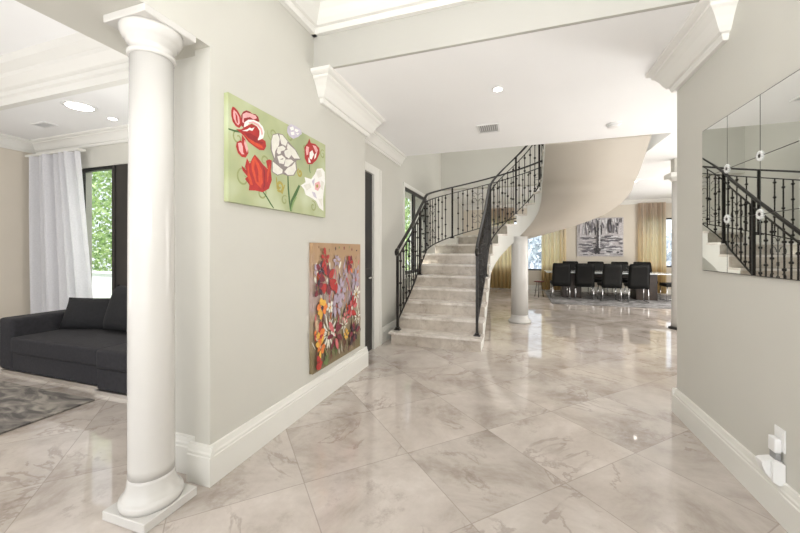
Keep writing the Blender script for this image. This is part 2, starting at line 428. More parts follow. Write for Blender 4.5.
window('window_3', 'X', YB+.05, -1.0, 1.5, .68, 2.45, [(.25, .06)], 'rear window behind the gold sheers left of the grey painting', .05, .06)
window('window_4', 'X', YB+.05, 3.80, 5.1, .85, 2.42, [(4.38, .06)], 'rear window half covered by the right gold sheer', .05, .06)
# black sliding panel right of living window
o = MB().box(-5.60, -4.42, 3.535, 3.565, .30, 2.63).box(-5.60, -5.54, 3.525, 3.535, .3, 2.63).box(-4.48, -4.42, 3.525, 3.535, .3, 2.63)
tag(o.build('blackout_panel', BLACKP), 'flat black blackout panel covering the window beside the column', 'panel')

# exterior
struct('ground', MB().box(-14, -2.34, 3.82, 16, -.25, -.12).box(-2.34, 9, 13.7, 22, -.25, -.12), GRASS, 'lawn outside the windows', 'ground')
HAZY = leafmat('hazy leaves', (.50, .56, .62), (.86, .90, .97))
def hedge(name, x0, x1, y0, y1, z0, z1, n, label, sz=.07):
    m = MB(); q = random.Random(n)
    for i in range(n):
        p = Vector((q.uniform(x0, x1), q.uniform(y0, y1), q.uniform(z0, z1)))
        a = Vector((q.uniform(-1, 1), q.uniform(-1, 1), q.uniform(-1, 1))).normalized()
        b2 = a.cross(Vector((q.uniform(-1, 1), q.uniform(-1, 1), q.uniform(-1, 1)))).normalized()
        s1 = sz*q.uniform(.6, 1.4); s2 = s1*.45
        m.face([p-a*s1, p+b2*s2, p+a*s1, p-b2*s2])
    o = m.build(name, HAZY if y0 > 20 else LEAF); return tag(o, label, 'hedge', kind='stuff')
hedge('leafy_hedge', -12.0, -6.0, 6.2, 7.2, -.1, 4.2, 11000, 'green leafy hedge outside the sitting room window', .075)
hedge('climbing_greenery', -4.6, -4.0, 6.5, 14.5, -.1, 4.2, 6500, 'green plants outside the stair window', .09)
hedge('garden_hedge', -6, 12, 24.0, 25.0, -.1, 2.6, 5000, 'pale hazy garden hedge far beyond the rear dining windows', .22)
o = MB().box(-12, -5.5, 5.5, 5.65, -.12, .86).box(-12, -5.5, 5.47, 5.68, .86, .90)
tag(o.build('garden_wall', OUTW), 'low white garden wall in front of the hedge', 'wall')

# ------------------------------------------------------------------ columns
def column(x, y, label, r0=.108, r1=.100, zb=0, top=2.58, plinth=.152, group=None, cap=True, box=.05):
    t = empty('round_column', (x, y, zb), label, 'column', group)
    if plinth: MB().box(x-plinth, x+plinth, y-plinth, y+plinth, 0, box, .004, 1).build('plinth', COLM, t)
    b0 = box if plinth else 0
    pr = [(r0*1.0, b0), (r0*1.34, b0), (r0*1.38, b0+.02), (r0*1.38, b0+.03), (r0*1.34, b0+.042), (r0*1.25, b0+.046), (r0*1.23, b0+.054),
          (r0*1.15, b0+.066), (r0*1.09, b0+.082), (r0*1.04, b0+.104), (r0*1.01, b0+.13), (r0, b0+.15)]
    MB().lathe(pr, (x, y, 0), 48).build('base', COLM, t)
    if cap:
        MB().lathe([(r0, b0+.15), (r0, .25), (r0, 1.0), (r0*.98, 1.6), (r1, top-.10)], (x, y, 0), 48).build('shaft', COLM, t)
        k = r1
        MB().lathe([(k, top-.15), (k*1.09, top-.148), (k*1.13, top-.138), (k*1.13, top-.128), (k*1.02, top-.12), (k*1.0, top-.10), (k*1.0, top-.09), (k*1.14, top-.082), (k*1.16, top-.065), (k*1.30, top-.055), (k*1.42, top-.03), (k*1.46, top-.012), (k*1.46, top)], (x, y, 0), 48).build('capital', COLM, t)
        MB().box(x-plinth*.98, x+plinth*.98, y-plinth*.98, y+plinth*.98, top, top+.04, .004, 1).build('abacus', COLM, t)
    return t
column(-1.89, 1.39, 'white round column with square plinth in the left foreground')
# column under the stair
t = column(.035, 7.24, 'white round column standing under the curved stair', .155, .15, cap=False, plinth=0)
MB().lathe([(.158, .15), (.158, .9), (.152, 1.50), (.152, 1.66)], (.035, 7.24, 0), 48).build('shaft', COLM, t)
# square pillar by dining
t = empty('round_column', (2.70, 7.5, 0), 'slim white column with a dark foot beside the mirror wall corner', 'column')
MB().lathe([(.10, .04), (.095, .2), (.09, 1.5), (.088, 2.62)], (2.70, 7.5, 0), 32).build('shaft', COLM, t)
MB().lathe([(.09, 2.62), (.10, 2.63), (.12, 2.66), (.14, 2.68)], (2.70, 7.5, 0), 32).box(2.54, 2.86, 7.34, 7.66, 2.68, 2.76).build('capital', CROWN, t)
MB().box(2.62, 2.78, 7.42, 7.58, 2.76, ZC).build('top_block', WALL, t)
tag(MB().lathe([(.14, 0), (.14, .025), (.10, .04)], (2.70, 7.5, 0), 32).build('foot_plate', BLACKP, t), 'dark foot plate')

# ------------------------------------------------------------------ staircase
CX, CY, RI, RO0 = -.04, 6.70, .44, 1.74
RH, RUN, DEG, RUN2 = .19, .2925, 24.0, .215
S0 = 1+(CY-4.91)/RUN; S1 = S0+180/DEG; SE = S1+(CY-5.80)/RUN2
def RO(s): return RO0+.08*max(0, min(1, (s-S0-2)/4))
def P(s, r, z=0):
    if s <= S0: return Vector((CX-r, 4.91+(s-1)*RUN, z))
    if s <= S1:
        a = math.radians((s-S0)*DEG); return Vector((CX-r*math.cos(a), CY+r*math.sin(a), z))
    return Vector((CX+r, CY-(s-S1)*RUN2, z))
def sof(s):
    return max(.0, RH*s-.48+.09*math.exp(-((s-S1-.3)/.9)**2)-.085*max(0, min(1, (s-S1-1)/3)))
st = empty('curved_staircase', (CX, CY, 0), 'curved marble staircase rising clockwise from the hall to the upper floor', 'staircase')
NST = 18
for k in range(1, NST+1):
    s_a, s_b = k, min(k+1, SE)
    ri, ro = RI-.015, RO(k+.5)+.015
    if k == 1: ro = RO0+.03
    # riser
    z0, z1 = (k-1)*RH, k*RH-.035
    def line(s, ra, rb, z): return [P(s, ra, z), P(s, rb, z)]
    m = MB(); a, b2 = P(s_a, RI), P(s_a, RO(s_a)); d = P(s_a+.06, RI+.6)-P(s_a, RI+.6); d.z = 0; d.normalize(); d *= .02
    lo = [a, b2, b2+d, a+d]
    bmx = bmesh.new(); v1 = [bmx.verts.new((p.x, p.y, z0)) for p in lo]; v2 = [bmx.verts.new((p.x, p.y, z1)) for p in lo]
    bmx.faces.new(v1); bmx.faces.new(v2)
    for i in range(4): bmx.faces.new((v1[i], v1[(i+1) % 4], v2[(i+1) % 4], v2[i]))
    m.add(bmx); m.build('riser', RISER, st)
    # tread
    nn = 6; zt = k*RH; dn = d*1.7
    prof = []
    for i in range(nn+1):
        s = s_a+(s_b+.02-s_a)*i/nn
        sh = -dn if i == 0 else Vector((0, 0, 0))
        prof.append((P(s, ri)+sh, P(s, ro)+sh))
    bmx = bmesh.new(); T1 = []; B1 = []
    for p, q in prof:
        T1.append((bmx.verts.new((p.x, p.y, zt)), bmx.verts.new((q.x, q.y, zt))))
        B1.append((bmx.verts.new((p.x, p.y, zt-.035)), bmx.verts.new((q.x, q.y, zt-.035))))
    for i in range(nn):
        bmx.faces.new((T1[i][0], T1[i][1], T1[i+1][1], T1[i+1][0])); bmx.faces.new((B1[i][0], B1[i+1][0], B1[i+1][1], B1[i][1]))
        bmx.faces.new((T1[i][0], T1[i+1][0], B1[i+1][0], B1[i][0])); bmx.faces.new((T1[i][1], B1[i][1], B1[i+1][1], T1[i+1][1]))
    bmx.faces.new((T1[0][0], B1[0][0], B1[0][1], T1[0][1])); bmx.faces.new((T1[-1][0], T1[-1][1], B1[-1][1], B1[-1][0]))
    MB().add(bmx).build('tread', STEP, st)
# carriage: soffit + both cheeks
m = MB(); n = 150; rows = []
ss = [1+(SE-1)*i/n for i in range(n+1)]
def topz(s):  # stepped below the treads on the flight
    return max(.02, math.floor(s+1e-6)*RH-.035)
for i in range(n):
    a, b2 = ss[i], ss[i+1]
    za, zb = sof(a), sof(b2)
    quad = [P(a, RI, za), P(a, RO(a), za), P(b2, RO(b2), zb), P(b2, RI, zb)]
    vs = [m.bm.verts.new(p) for p in quad]; f = m.bm.faces.new(vs); f.smooth = True; f.material_index = 0
    tz = topz((a+b2)/2)
    m.m(1)
    for r, q_ in ((RI, RI), (RO(a), RO(b2))):
        m.face([P(a, r, za), P(b2, q_, zb), P(b2, q_, tz), P(a, r, tz)])
m.m(0).face([P(SE, RI, sof(SE)), P(SE, RO(SE), sof(SE)), P(SE, RO(SE), 3.4), P(SE, RI, 3.4)])
bmesh.ops.remove_doubles(m.bm, verts=m.bm.verts[:], dist=.0005)
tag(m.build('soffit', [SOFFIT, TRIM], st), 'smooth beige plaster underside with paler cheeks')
# railings
def scroll(mb, c, ux, h, w):
    """wrought scroll panel centred at c in the plane (ux, z)"""
    up = Vector((0, 0, 1))
    def W(a, b_): return c+ux*a+up*b_
    for sx in (-1, 1):
        for sz in (-1, 1):
            pts = []
            for i in range(15):
                t_ = i/14; ang = t_*PI*1.75
                rad = w*.30*(1-.62*t_)
                pts.append(W(sx*(w*.10+w*.30-rad*math.cos(ang)*1.0), sz*(h*.14+rad*math.sin(ang)*1.1+h*.05)))
            mb.tube(pts, .005, 4)
            pts = []
            for i in range(13):
                t_ = i/12; ang = t_*PI*1.6
                rad = w*.26*(1-.6*t_)
                pts.append(W(sx*(w*.08+w*.26-rad*math.cos(ang)), sz*(h*.36+rad*math.sin(ang))))
            mb.tube(pts, .005, 4)
    for k in range(8):
        a = k*PI/4; mb.tube([W(0, 0), W(.032*math.cos(a), .032*math.sin(a))], [.010, .004], 5)
    mb.tube([W(0, -h*.5), W(0, h*.5)], .006, 4)
def railing(rr, s_start, s_end, posts, panels, label, spacing, cat='railing', loc=None, topend=None):
    t = empty('stair_railing', loc, label, cat)
    # arc-length table
    K = 900; tab = [(s_start+(s_end-s_start)*i/K) for i in range(K+1)]
    L = [0]
    for a, b_ in zip(tab, tab[1:]): L.append(L[-1]+(P(b_, rr(b_))-P(a, rr(a))).length)
    def s_at(l):
        lo, hi = 0, K
        while hi-lo > 1:
            mid = (lo+hi)//2
            if L[mid] < l: lo = mid
            else: hi = mid
        return tab[lo]
    def zs(s): return RH*s+.05
    def zt(s): return RH*s+1.13
    path = [s_at(L[-1]*i/110) for i in range(111)]
    # handrail: flattened bar with volute at the start
    def sweep(name, zf, w, hgt, extra=None):
        m = MB(); prev = None
        for i, s in enumerate(path):
            p = P(s, rr(s)); e = .02
            d = P(min(s+e, SE), rr(s))-P(s-e, rr(s)); d.z = 0; d.normalize(); a = Vector((-d.y, d.x, 0))
            z = zf(s)
            ring = [m.bm.verts.new(p+a*x+Vector((0, 0, z+y))) for x, y in ((-w, -hgt), (w, -hgt), (w*1.1, 0), (w*.6, hgt), (-w*.6, hgt), (-w*1.1, 0))]
            if prev:
                for q in range(6): m.bm.faces.new((prev[q], prev[(q+1) % 6], ring[(q+1) % 6], ring[q]))
            else: m.bm.faces.new(ring)
            prev = ring
        m.bm.faces.new(prev[::-1])
        if extra: extra(m)
        return m.build(name, IRON, t)
    p0 = P(s_start, rr(s_start)); z0 = zt(s_start)
    def vol(m):
        m.tube([p0+Vector((0, .02, z0)), p0+Vector((0, -.04, z0-.015)), p0+Vector((0, -.075, z0-.045)), p0+Vector((0, -.07, z0-.085)), p0+Vector((0, -.03, z0-.095))], [.026, .026, .024, .02, .015], 8)
    sweep('handrail', zt, .025, .016, vol)
    sweep('upper_rail', lambda s: zt(s)-.13, .012, .009)
    sweep('lower_rail', lambda s: zs(s), .012, .009)
    nb = int(L[-1]/spacing)
    pan_idx = set()
    for ps in panels:
        j = min(range(nb+1), key=lambda q: abs(s_at(L[-1]*q/nb)-ps)); pan_idx.add(j)
    for j in range(1, nb):
        s = s_at(L[-1]*j/nb)
        p = P(s, rr(s)); lo = p+Vector((0, 0, zs(s))); hi = p+Vector((0, 0, zt(s)-.13))
        if min(abs(s-q) for q in posts) < .16*spacing/.13 and j not in pan_idx: continue
        if j in pan_idx:
            d = P(s+.05, rr(s))-P(s-.05, rr(s)); d.z = 0; d.normalize()
            m = MB(); scroll(m, (lo+hi)/2, d, .80, .24); m.tube([lo, hi], .007, 4); m.build('scroll_panel', IRON, t); continue
        m = MB(); m.tube([lo, hi], .0105, 4, square=True)
        for q in ((.14, .5, .86) if j % 2 else (.07, .33, .67, .93)):
            c = lo.lerp(hi, q)
            m.tube([c-Vector((0, 0, .020)), c-Vector((0, 0, .009)), c+Vector((0, 0, .009)), c+Vector((0, 0, .020))], [.010, .023, .023, .010], 6)
        m.build('baluster', IRON, t)
    for s in posts:
        p = P(s, rr(s)); zb = math.floor(s+.001)*RH if s < S0 else RH*s+.012
        m = MB(); m.box(p.x-.018, p.x+.018, p.y-.018, p.y+.018, zb, zt(s)-.01)
        m.box(p.x-.045, p.x+.045, p.y-.045, p.y+.045, zb, zb+.012).box(p.x-.027, p.x+.027, p.y-.027, p.y+.027, zb+.012, zb+.04)
        m.build('post', IRON, t)
    return t
railing(lambda s: 1.655+.035*max(0, min(1, (3.5-s)/2)), 1.5, SE-.4, [1.5, 5.45, 8.66, 12.6, 14.6, 16.6], [3.6, 7.6, 9.55, 11.6, 13.6],
        'long dark iron railing with scrolls on the outer left side of the staircase', .125, loc=(-1.70, 5.06, .19))
railing(lambda s: RI+.035+.03*max(0, min(1, (5-s)/3)), 1.5, SE-.4, [1.5, 5.25, 7.85, 10.9, 13.4, 16], [3.6, 6.6],
        'dark iron railing curving tightly along the inner right side of the staircase', .105, loc=(-.50, 5.06, .19))

# ------------------------------------------------------------------ ceiling fixtures
def vent(x, y, w, d, z, label, group):
    t = empty('ceiling_vent', (x, y, z-.012), label, 'vent', group)
    m = MB(); e = .022
    m.box(x-w/2, x+w/2, y-d/2, y-d/2+e, z-.012, z).box(x-w/2, x+w/2, y+d/2-e, y+d/2, z-.012, z)
    m.box(x-w/2, x-w/2+e, y-d/2+e, y+d/2-e, z-.012, z).box(x+w/2-e, x+w/2, y-d/2+e, y+d/2-e, z-.012, z); m.build('frame', PLASTIC, t)
    MB().box(x-w/2+e, x+w/2-e, y-d/2+e, y+d/2-e, z-.002, z-.0005).build('backing', TAUPE, t)
    m = MB(); k = 9
    for i in range(k):
        xx = x-w/2+e+(w-2*e)*(i+.5)/k; m.box(xx-.006, xx+.006, y-d/2+e, y+d/2-e, z-.010, z-.003)
    m.build('louvres', GREYV, t)
vent(-.37, 4.81, .28, .33, ZC, 'small white air vent in the hall ceiling before the stair opening', None)
vent(-6.25, 3.08, .30, .16, 3.15, 'dark louvred air vent in the sitting room ceiling', None)
def can(x, y, z, r, label, group=None, s=1):
    t = empty('recessed_light', (x, y, z-.012), label, 'ceiling light', group)
    MB().lathe([(r*.78, -.002), (r*.80, -.012), (r, -.008), (r*1.02, -.001)], (x, y, z), 28).build('trim_ring', PLASTIC, t)
    MB().lathe([(r*.1, -.0125), (r*.72, -.0135), (r*.76, -.012)], (x, y, z), 28).build('lens', LAMP, t)
can(-.19, 3.66, ZC, .055, 'lit recessed light in the hall ceiling')
can(-5.05, 2.82, 3.15, .17, 'large round flush light in the sitting room ceiling')
can(-5.1, 3.22, 3.15, .06, 'small recessed light beside the column in the sitting room ceiling')
can(2.62, 9.6, ZC, .05, 'tiny recessed light in the dining ceiling above the curtain')
t = empty('smoke_detector', (1.17, 5.17, ZC-.045), 'round white smoke detector on the hall ceiling by the curved soffit', 'smoke detector')
MB().lathe([(.085, 0), (.085, -.012), (.075, -.016)], (1.17, 5.17, ZC), 32).build('mount', PLASTIC, t)
MB().lathe([(.068, -.016), (.068, -.03), (.055, -.042), (.03, -.045)], (1.17, 5.17, ZC), 32).build('cover', PLASTIC, t)

# ------------------------------------------------------------------ canvases
class Art(MB):
    """flat painted shapes on a canvas face; coordinates u (right) and v (up) in metres"""
    def __init__(s, fn): super().__init__(); s.fn = fn; s.k = 0
    def poly(s, mi, pts):
        s.k += 1; d = .0004+.00004*s.k; s.mi = mi
        return s.face([s.fn(u, v, d) for u, v in pts])
    def petal(s, mi, u, v, ang, L, w, bend=0, n=8, tip=.0):
        a = math.radians(ang); pts1, pts2 = [], []
        for i in range(n+1):
            t_ = i/n; hw = w/2*math.sin(PI*min(1, t_*.93+.04))**.75
            if t_ == 1: hw = w*tip
            x = t_*L; y = bend*math.sin(PI*t_)*L
            jag = 1+.10*math.sin(i*2.6+u*40)
            pts1.append((u+x*math.cos(a)-(y+hw*jag)*math.sin(a), v+x*math.sin(a)+(y+hw*jag)*math.cos(a)))
            pts2.append((u+x*math.cos(a)-(y-hw)*math.sin(a), v+x*math.sin(a)+(y-hw)*math.cos(a)))
        return s.poly(mi, pts1+pts2[::-1])
    def blob(s, mi, u, v, rx, ry, wob=.12, n=16, ph=0, rot=0):
        c, q = math.cos(rot), math.sin(rot); pts = []
        for i in range(n):
            a = 2*PI*i/n; k = 1+wob*math.sin(a*5+ph)
            x, y = rx*k*math.cos(a), ry*k*math.sin(a); pts.append((u+x*c-y*q, v+x*q+y*c))
        return s.poly(mi, pts)
    def stroke(s, mi, pts, w):
        n = len(pts); A, B = [], []
        for i in range(n):
            x0, y0 = pts[max(0, i-1)]; x1, y1 = pts[min(n-1, i+1)]
            dx, dy = x1-x0, y1-y0; l = math.hypot(dx, dy) or 1
            ww = w*(.45+.55*math.sin(PI*(i+.5)/n))/2
            A.append((pts[i][0]-dy/l*ww, pts[i][1]+dx/l*ww)); B.append((pts[i][0]+dy/l*ww, pts[i][1]-dx/l*ww))
        s.k += 1; d = .0004+.00004*s.k; s.mi = mi
        for i in range(n-1): s.face([s.fn(*A[i], d), s.fn(*A[i+1], d), s.fn(*B[i+1], d), s.fn(*B[i], d)])
        return s
    def spiral(s, mi, u, v, r, a0, turns, w, sg=1):
        pts = [(u+r*(1-.8*i/22)*math.cos(a0+sg*turns*2*PI*i/22), v+r*(1-.8*i/22)*math.sin(a0+sg*turns*2*PI*i/22)) for i in range(23)]
        return s.stroke(mi, pts, w)
def paint(name, col, var=.12): return mat('paint '+name, col, .55, var=var, scale=35)

# canvas 1: tulips on green
Y0, Z0, W1, H1 = 1.745, 1.705, 1.17, .682
X1 = XL+.035
a = Art(lambda u, v, d: (X1+d, Y0+u, Z0+v))
a.m(0).box(XL+.001, X1, Y0, Y0+W1, Z0, Z0+H1)
G1, G2, G3, RD, RD2, PK, WH, CR, GY, PU, OL, ORG, DG = range(1, 14)
# faint background washes and swirls
for (u, v, r, a0, tn, sg) in [(.13, .17, .08, 0, 1.2, 1), (.30, .10, .06, 2, 1.1, -1), (.08, .42, .05, 1, 1.2, 1), (.42, .55, .06, 3, 1.2, 1), (.50, .47, .04, 0, 1.1, -1),
                              (.62, .60, .05, 2, 1.2, -1), (.83, .56, .04, 4, 1.1, 1), (1.12, .58, .045, 1, 1.2, 1), (.33, .33, .05, 5, 1.1, 1), (.96, .08, .05, 2, 1.2, -1), (.56, .08, .04, 1, 1.1, 1), (.20, .26, .04, 3, 1.2, -1)]:
    a.spiral(G2, u, v, r, a0, tn, .013, sg)
for (u, v, r, a0) in [(.50, .18, .045, 4), (.76, .335, .035, 2)]: a.spiral(OL, u, v, r, a0, 1.3, .022)
a.stroke(OL, [(.46, .24), (.47, .16), (.53, .13), (.56, .20)], .016)
# stems and leaves, then each bloom as hand-drawn outlines
a.stroke(DG, [(0, .452), (.05, .455), (.10, .465), (.14, .47)], .013)
a.stroke(DG, [(.30, .12), (.35, .08), (.40, .03), (.43, .005)], .013)
a.stroke(DG, [(.60, .28), (.605, .18), (.62, .08), (.635, .005)], .02)
a.stroke(DG, [(.64, .005), (.65, .08), (.70, .15), (.755, .23)], .035)
a.stroke(G3, [(.64, .01), (.67, .08), (.71, .13)], .02)
a.stroke(DG, [(.905, .44), (.90, .40), (.915, .365)], .012)
BLOOMS = [
    (RD, [(0.034,0.605),(0.053,0.604),(0.078,0.593),(0.101,0.571),(0.112,0.541),(0.107,0.505),(0.089,0.486),(0.059,0.489),(0.034,0.509),(0.023,0.543),(0.023,0.576)]),
    (PK, [(0.043,0.588),(0.067,0.58),(0.089,0.558),(0.095,0.518),(0.081,0.5),(0.059,0.51),(0.042,0.533),(0.037,0.565)]),
    (RD, [(0.056,0.576),(0.073,0.557),(0.079,0.517),(0.07,0.509),(0.059,0.539)]),
    (RD2, [(0.107,0.577),(0.124,0.605),(0.153,0.625),(0.184,0.628),(0.208,0.623),(0.24,0.631),(0.266,0.622),(0.279,0.594),(0.227,0.567),(0.165,0.546),(0.13,0.499),(0.107,0.509)]),
    (PK, [(0.12,0.587),(0.153,0.612),(0.196,0.619),(0.24,0.622),(0.253,0.608),(0.221,0.588),(0.184,0.592),(0.147,0.566),(0.127,0.529),(0.116,0.538)]),
    (RD2, [(0.13,0.564),(0.172,0.585),(0.215,0.585),(0.24,0.597),(0.259,0.589),(0.215,0.563),(0.153,0.542),(0.13,0.517)]),
    (WH, [(0.13,0.508),(0.136,0.54),(0.172,0.57),(0.221,0.585),(0.273,0.587),(0.313,0.569),(0.33,0.537),(0.319,0.496),(0.292,0.465),(0.259,0.449),(0.253,0.467),(0.279,0.498),(0.279,0.53),(0.253,0.553),(0.208,0.559),(0.172,0.538),(0.147,0.505)]),
    (PK, [(0.172,0.553),(0.215,0.574),(0.266,0.573),(0.303,0.552),(0.313,0.517),(0.299,0.504),(0.29,0.538),(0.259,0.558),(0.208,0.559),(0.178,0.543)]),
    (RD, [(0.061,0.47),(0.107,0.483),(0.153,0.52),(0.202,0.552),(0.253,0.551),(0.279,0.528),(0.276,0.494),(0.259,0.455),(0.306,0.481),(0.34,0.474),(0.347,0.439),(0.326,0.405),(0.279,0.394),(0.227,0.405),(0.172,0.42),(0.13,0.447),(0.095,0.462)]),
    (RD2, [(0.13,0.473),(0.19,0.484),(0.253,0.476),(0.266,0.457),(0.319,0.459),(0.306,0.446),(0.24,0.436),(0.178,0.44)]),
    (ORG, [(0.13,0.46),(0.178,0.444),(0.24,0.436),(0.306,0.432),(0.313,0.415),(0.266,0.411),(0.19,0.421)]),
    (WH, [(0.112,0.476),(0.159,0.5),(0.184,0.521),(0.202,0.521),(0.23,0.537),(0.208,0.505),(0.18,0.503),(0.159,0.487)]),
    (RD, [(0.112,0.451),(0.142,0.429),(0.153,0.393),(0.165,0.379),(0.172,0.346),(0.147,0.309),(0.112,0.304),(0.078,0.321),(0.061,0.359),(0.067,0.386),(0.095,0.407),(0.112,0.408)]),
    (PK, [(0.136,0.423),(0.159,0.395),(0.168,0.371),(0.159,0.342),(0.142,0.373),(0.132,0.4)]),
    (PK, [(0.078,0.385),(0.107,0.397),(0.12,0.375),(0.124,0.337),(0.136,0.328),(0.112,0.322),(0.089,0.341)]),
    (RD, [(0.118,0.405),(0.136,0.38),(0.142,0.338),(0.13,0.343),(0.12,0.375)]),
    (RD, [(0.158,0.308),(0.14,0.247),(0.153,0.225),(0.109,0.248),(0.118,0.218),(0.162,0.186),(0.14,0.166),(0.18,0.133),(0.175,0.096),(0.238,0.104),(0.311,0.104),(0.376,0.14),(0.408,0.208),(0.397,0.278),(0.408,0.352),(0.381,0.354),(0.344,0.336),(0.363,0.279),(0.311,0.303),(0.274,0.328),(0.231,0.351),(0.208,0.32),(0.185,0.278)]),
    (ORG, [(0.226,0.338),(0.269,0.301),(0.304,0.258),(0.311,0.173),(0.286,0.134),(0.238,0.16),(0.203,0.236),(0.198,0.285)]),
    (RD, [(0.231,0.309),(0.262,0.257),(0.269,0.165),(0.25,0.17),(0.226,0.249)]),
    (ORG, [(0.166,0.285),(0.18,0.215),(0.214,0.139),(0.191,0.135),(0.162,0.186)]),
    (RD2, [(0.311,0.303),(0.339,0.248),(0.339,0.16),(0.314,0.121),(0.324,0.21)]),
    (ORG, [(0.389,0.333),(0.381,0.257),(0.36,0.182),(0.355,0.251)]),
    (ORG, [(0.286,0.263),(0.306,0.206),(0.294,0.127),(0.274,0.149)]),
    (GY, [(0.417,0.547),(0.474,0.574),(0.535,0.584),(0.599,0.552),(0.707,0.508),(0.771,0.448),(0.707,0.424),(0.721,0.351),(0.679,0.296),(0.599,0.276),(0.535,0.279),(0.474,0.254),(0.408,0.269),(0.403,0.336),(0.431,0.365),(0.392,0.431),(0.399,0.493)]),
    (CR, [(0.422,0.543),(0.474,0.568),(0.498,0.538),(0.488,0.488),(0.445,0.43),(0.44,0.375),(0.408,0.428),(0.403,0.495)]),
    (CR, [(0.493,0.571),(0.532,0.577),(0.594,0.547),(0.573,0.504),(0.517,0.505),(0.503,0.54)]),
    (CR, [(0.594,0.534),(0.693,0.505),(0.759,0.452),(0.679,0.434),(0.625,0.462),(0.586,0.492)]),
    (CR, [(0.693,0.412),(0.707,0.348),(0.668,0.3),(0.599,0.284),(0.552,0.299),(0.594,0.34),(0.652,0.37)]),
    (CR, [(0.417,0.347),(0.462,0.334),(0.535,0.311),(0.527,0.284),(0.474,0.261),(0.417,0.274)]),
    (CR, [(0.474,0.469),(0.535,0.498),(0.568,0.487),(0.542,0.448),(0.486,0.417),(0.464,0.427)]),
    (CR, [(0.547,0.457),(0.604,0.489),(0.647,0.459),(0.612,0.417),(0.568,0.423)]),
    (CR, [(0.469,0.398),(0.522,0.422),(0.568,0.407),(0.547,0.358),(0.493,0.352)]),
    (CR, [(0.568,0.399),(0.639,0.416),(0.674,0.408),(0.599,0.349),(0.552,0.344)]),
    (GY, [(0.51,0.447),(0.56,0.469),(0.552,0.451),(0.51,0.428)]),
    (GY, [(0.498,0.381),(0.542,0.405),(0.535,0.39)]),
    (PU, [(0.594,0.664),(0.639,0.699),(0.707,0.702),(0.771,0.697),(0.788,0.668),(0.736,0.626),(0.666,0.588),(0.612,0.597),(0.586,0.621)]),
    (WH, [(0.62,0.665),(0.666,0.688),(0.679,0.668),(0.639,0.646)]),
    (WH, [(0.693,0.68),(0.742,0.683),(0.721,0.659),(0.685,0.658)]),
    (WH, [(0.631,0.63),(0.674,0.649),(0.685,0.628),(0.647,0.612)]),
    (WH, [(0.702,0.646),(0.75,0.661),(0.73,0.638)]),
    (RD, [(0.824,0.566),(0.871,0.611),(0.899,0.662),(0.918,0.628),(0.991,0.64),(1.059,0.622),(1.066,0.577),(1.018,0.508),(0.944,0.45),(0.871,0.433),(0.83,0.471)]),
    (PK, [(0.855,0.583),(0.893,0.585),(0.88,0.519),(0.855,0.504),(0.843,0.545)]),
    (WH, [(0.902,0.543),(0.944,0.572),(0.971,0.542),(0.934,0.488),(0.899,0.488)]),
    (PK, [(0.944,0.617),(1.001,0.624),(1.035,0.596),(1.011,0.553),(0.977,0.59)]),
    (WH, [(0.88,0.492),(0.905,0.481),(0.918,0.457),(0.886,0.449)]),
    (WH, [(0.984,0.546),(1.018,0.573),(1.001,0.523),(0.971,0.497)]),
    (WH, [(0.925,0.314),(0.984,0.371),(1.018,0.425),(1.106,0.45),(1.153,0.425),(1.161,0.33),(1.131,0.229),(1.124,0.151),(1.131,0.056),(1.059,0.077),(1.001,0.135),(0.925,0.152),(0.84,0.166),(0.818,0.207),(0.771,0.233),(0.84,0.272),(0.824,0.313)]),
    (CR, [(1.001,0.403),(1.088,0.431),(1.106,0.377),(1.035,0.345)]),
    (CR, [(0.809,0.24),(0.902,0.274),(0.934,0.244),(0.855,0.204)]),
    (PU, [(0.934,0.298),(0.984,0.335),(0.967,0.258)]),
    (CR, [(1.035,0.158),(1.106,0.168),(1.106,0.092)]),
    (PU, [(0.934,0.207),(0.984,0.206),(1.018,0.156),(0.967,0.167)]),
    (PK, [(0.984,0.289),(1.059,0.321),(1.081,0.278),(1.035,0.229),(0.984,0.234)]),
    (OL, [(1.004,0.279),(1.038,0.289),(1.038,0.261),(1.011,0.253)]),
    (CR, [(1.081,0.334),(1.138,0.326),(1.117,0.246),(1.081,0.259)])]
for mi_, pp in BLOOMS: a.poly(mi_, pp)
bgm, n2_, b2_ = nt('paint soft green wash'); tc = N(n2_, 'ShaderNodeTexCoord'); nz = N(n2_, 'ShaderNodeTexNoise'); nz.inputs['Scale'].default_value = 3
n2_.links.new(tc.outputs['Object'], nz.inputs['Vector'])
n2_.links.new(ramp(n2_, nz.outputs['Fac'], [(.3, (.34, .39, .22)), (.5, (.43, .47, .26)), (.72, (.56, .61, .42))]), b2_.inputs['Base Color']); b2_.inputs['Roughness'].default_value = .6
mats = [bgm, paint('g1', (.5, .55, .33)), paint('moss line', (.30, .34, .14)), paint('leaf', (.22, .34, .12)), paint('crimson', (.42, .022, .02)), paint('deep red', (.28, .012, .015)),
        paint('pink', (.78, .42, .42)), paint('white', (.85, .84, .80), .04), paint('cream', (.74, .72, .65), .06), paint('umber grey', (.27, .23, .22)), paint('lilac', (.56, .52, .60)),
        paint('olive', (.40, .33, .07)), paint('scarlet', (.62, .07, .025)), paint('dark stem', (.06, .14, .035))]
tag(a.build('flower_canvas', mats), 'wide green canvas painting of red and white tulips on the left wall', 'painting')

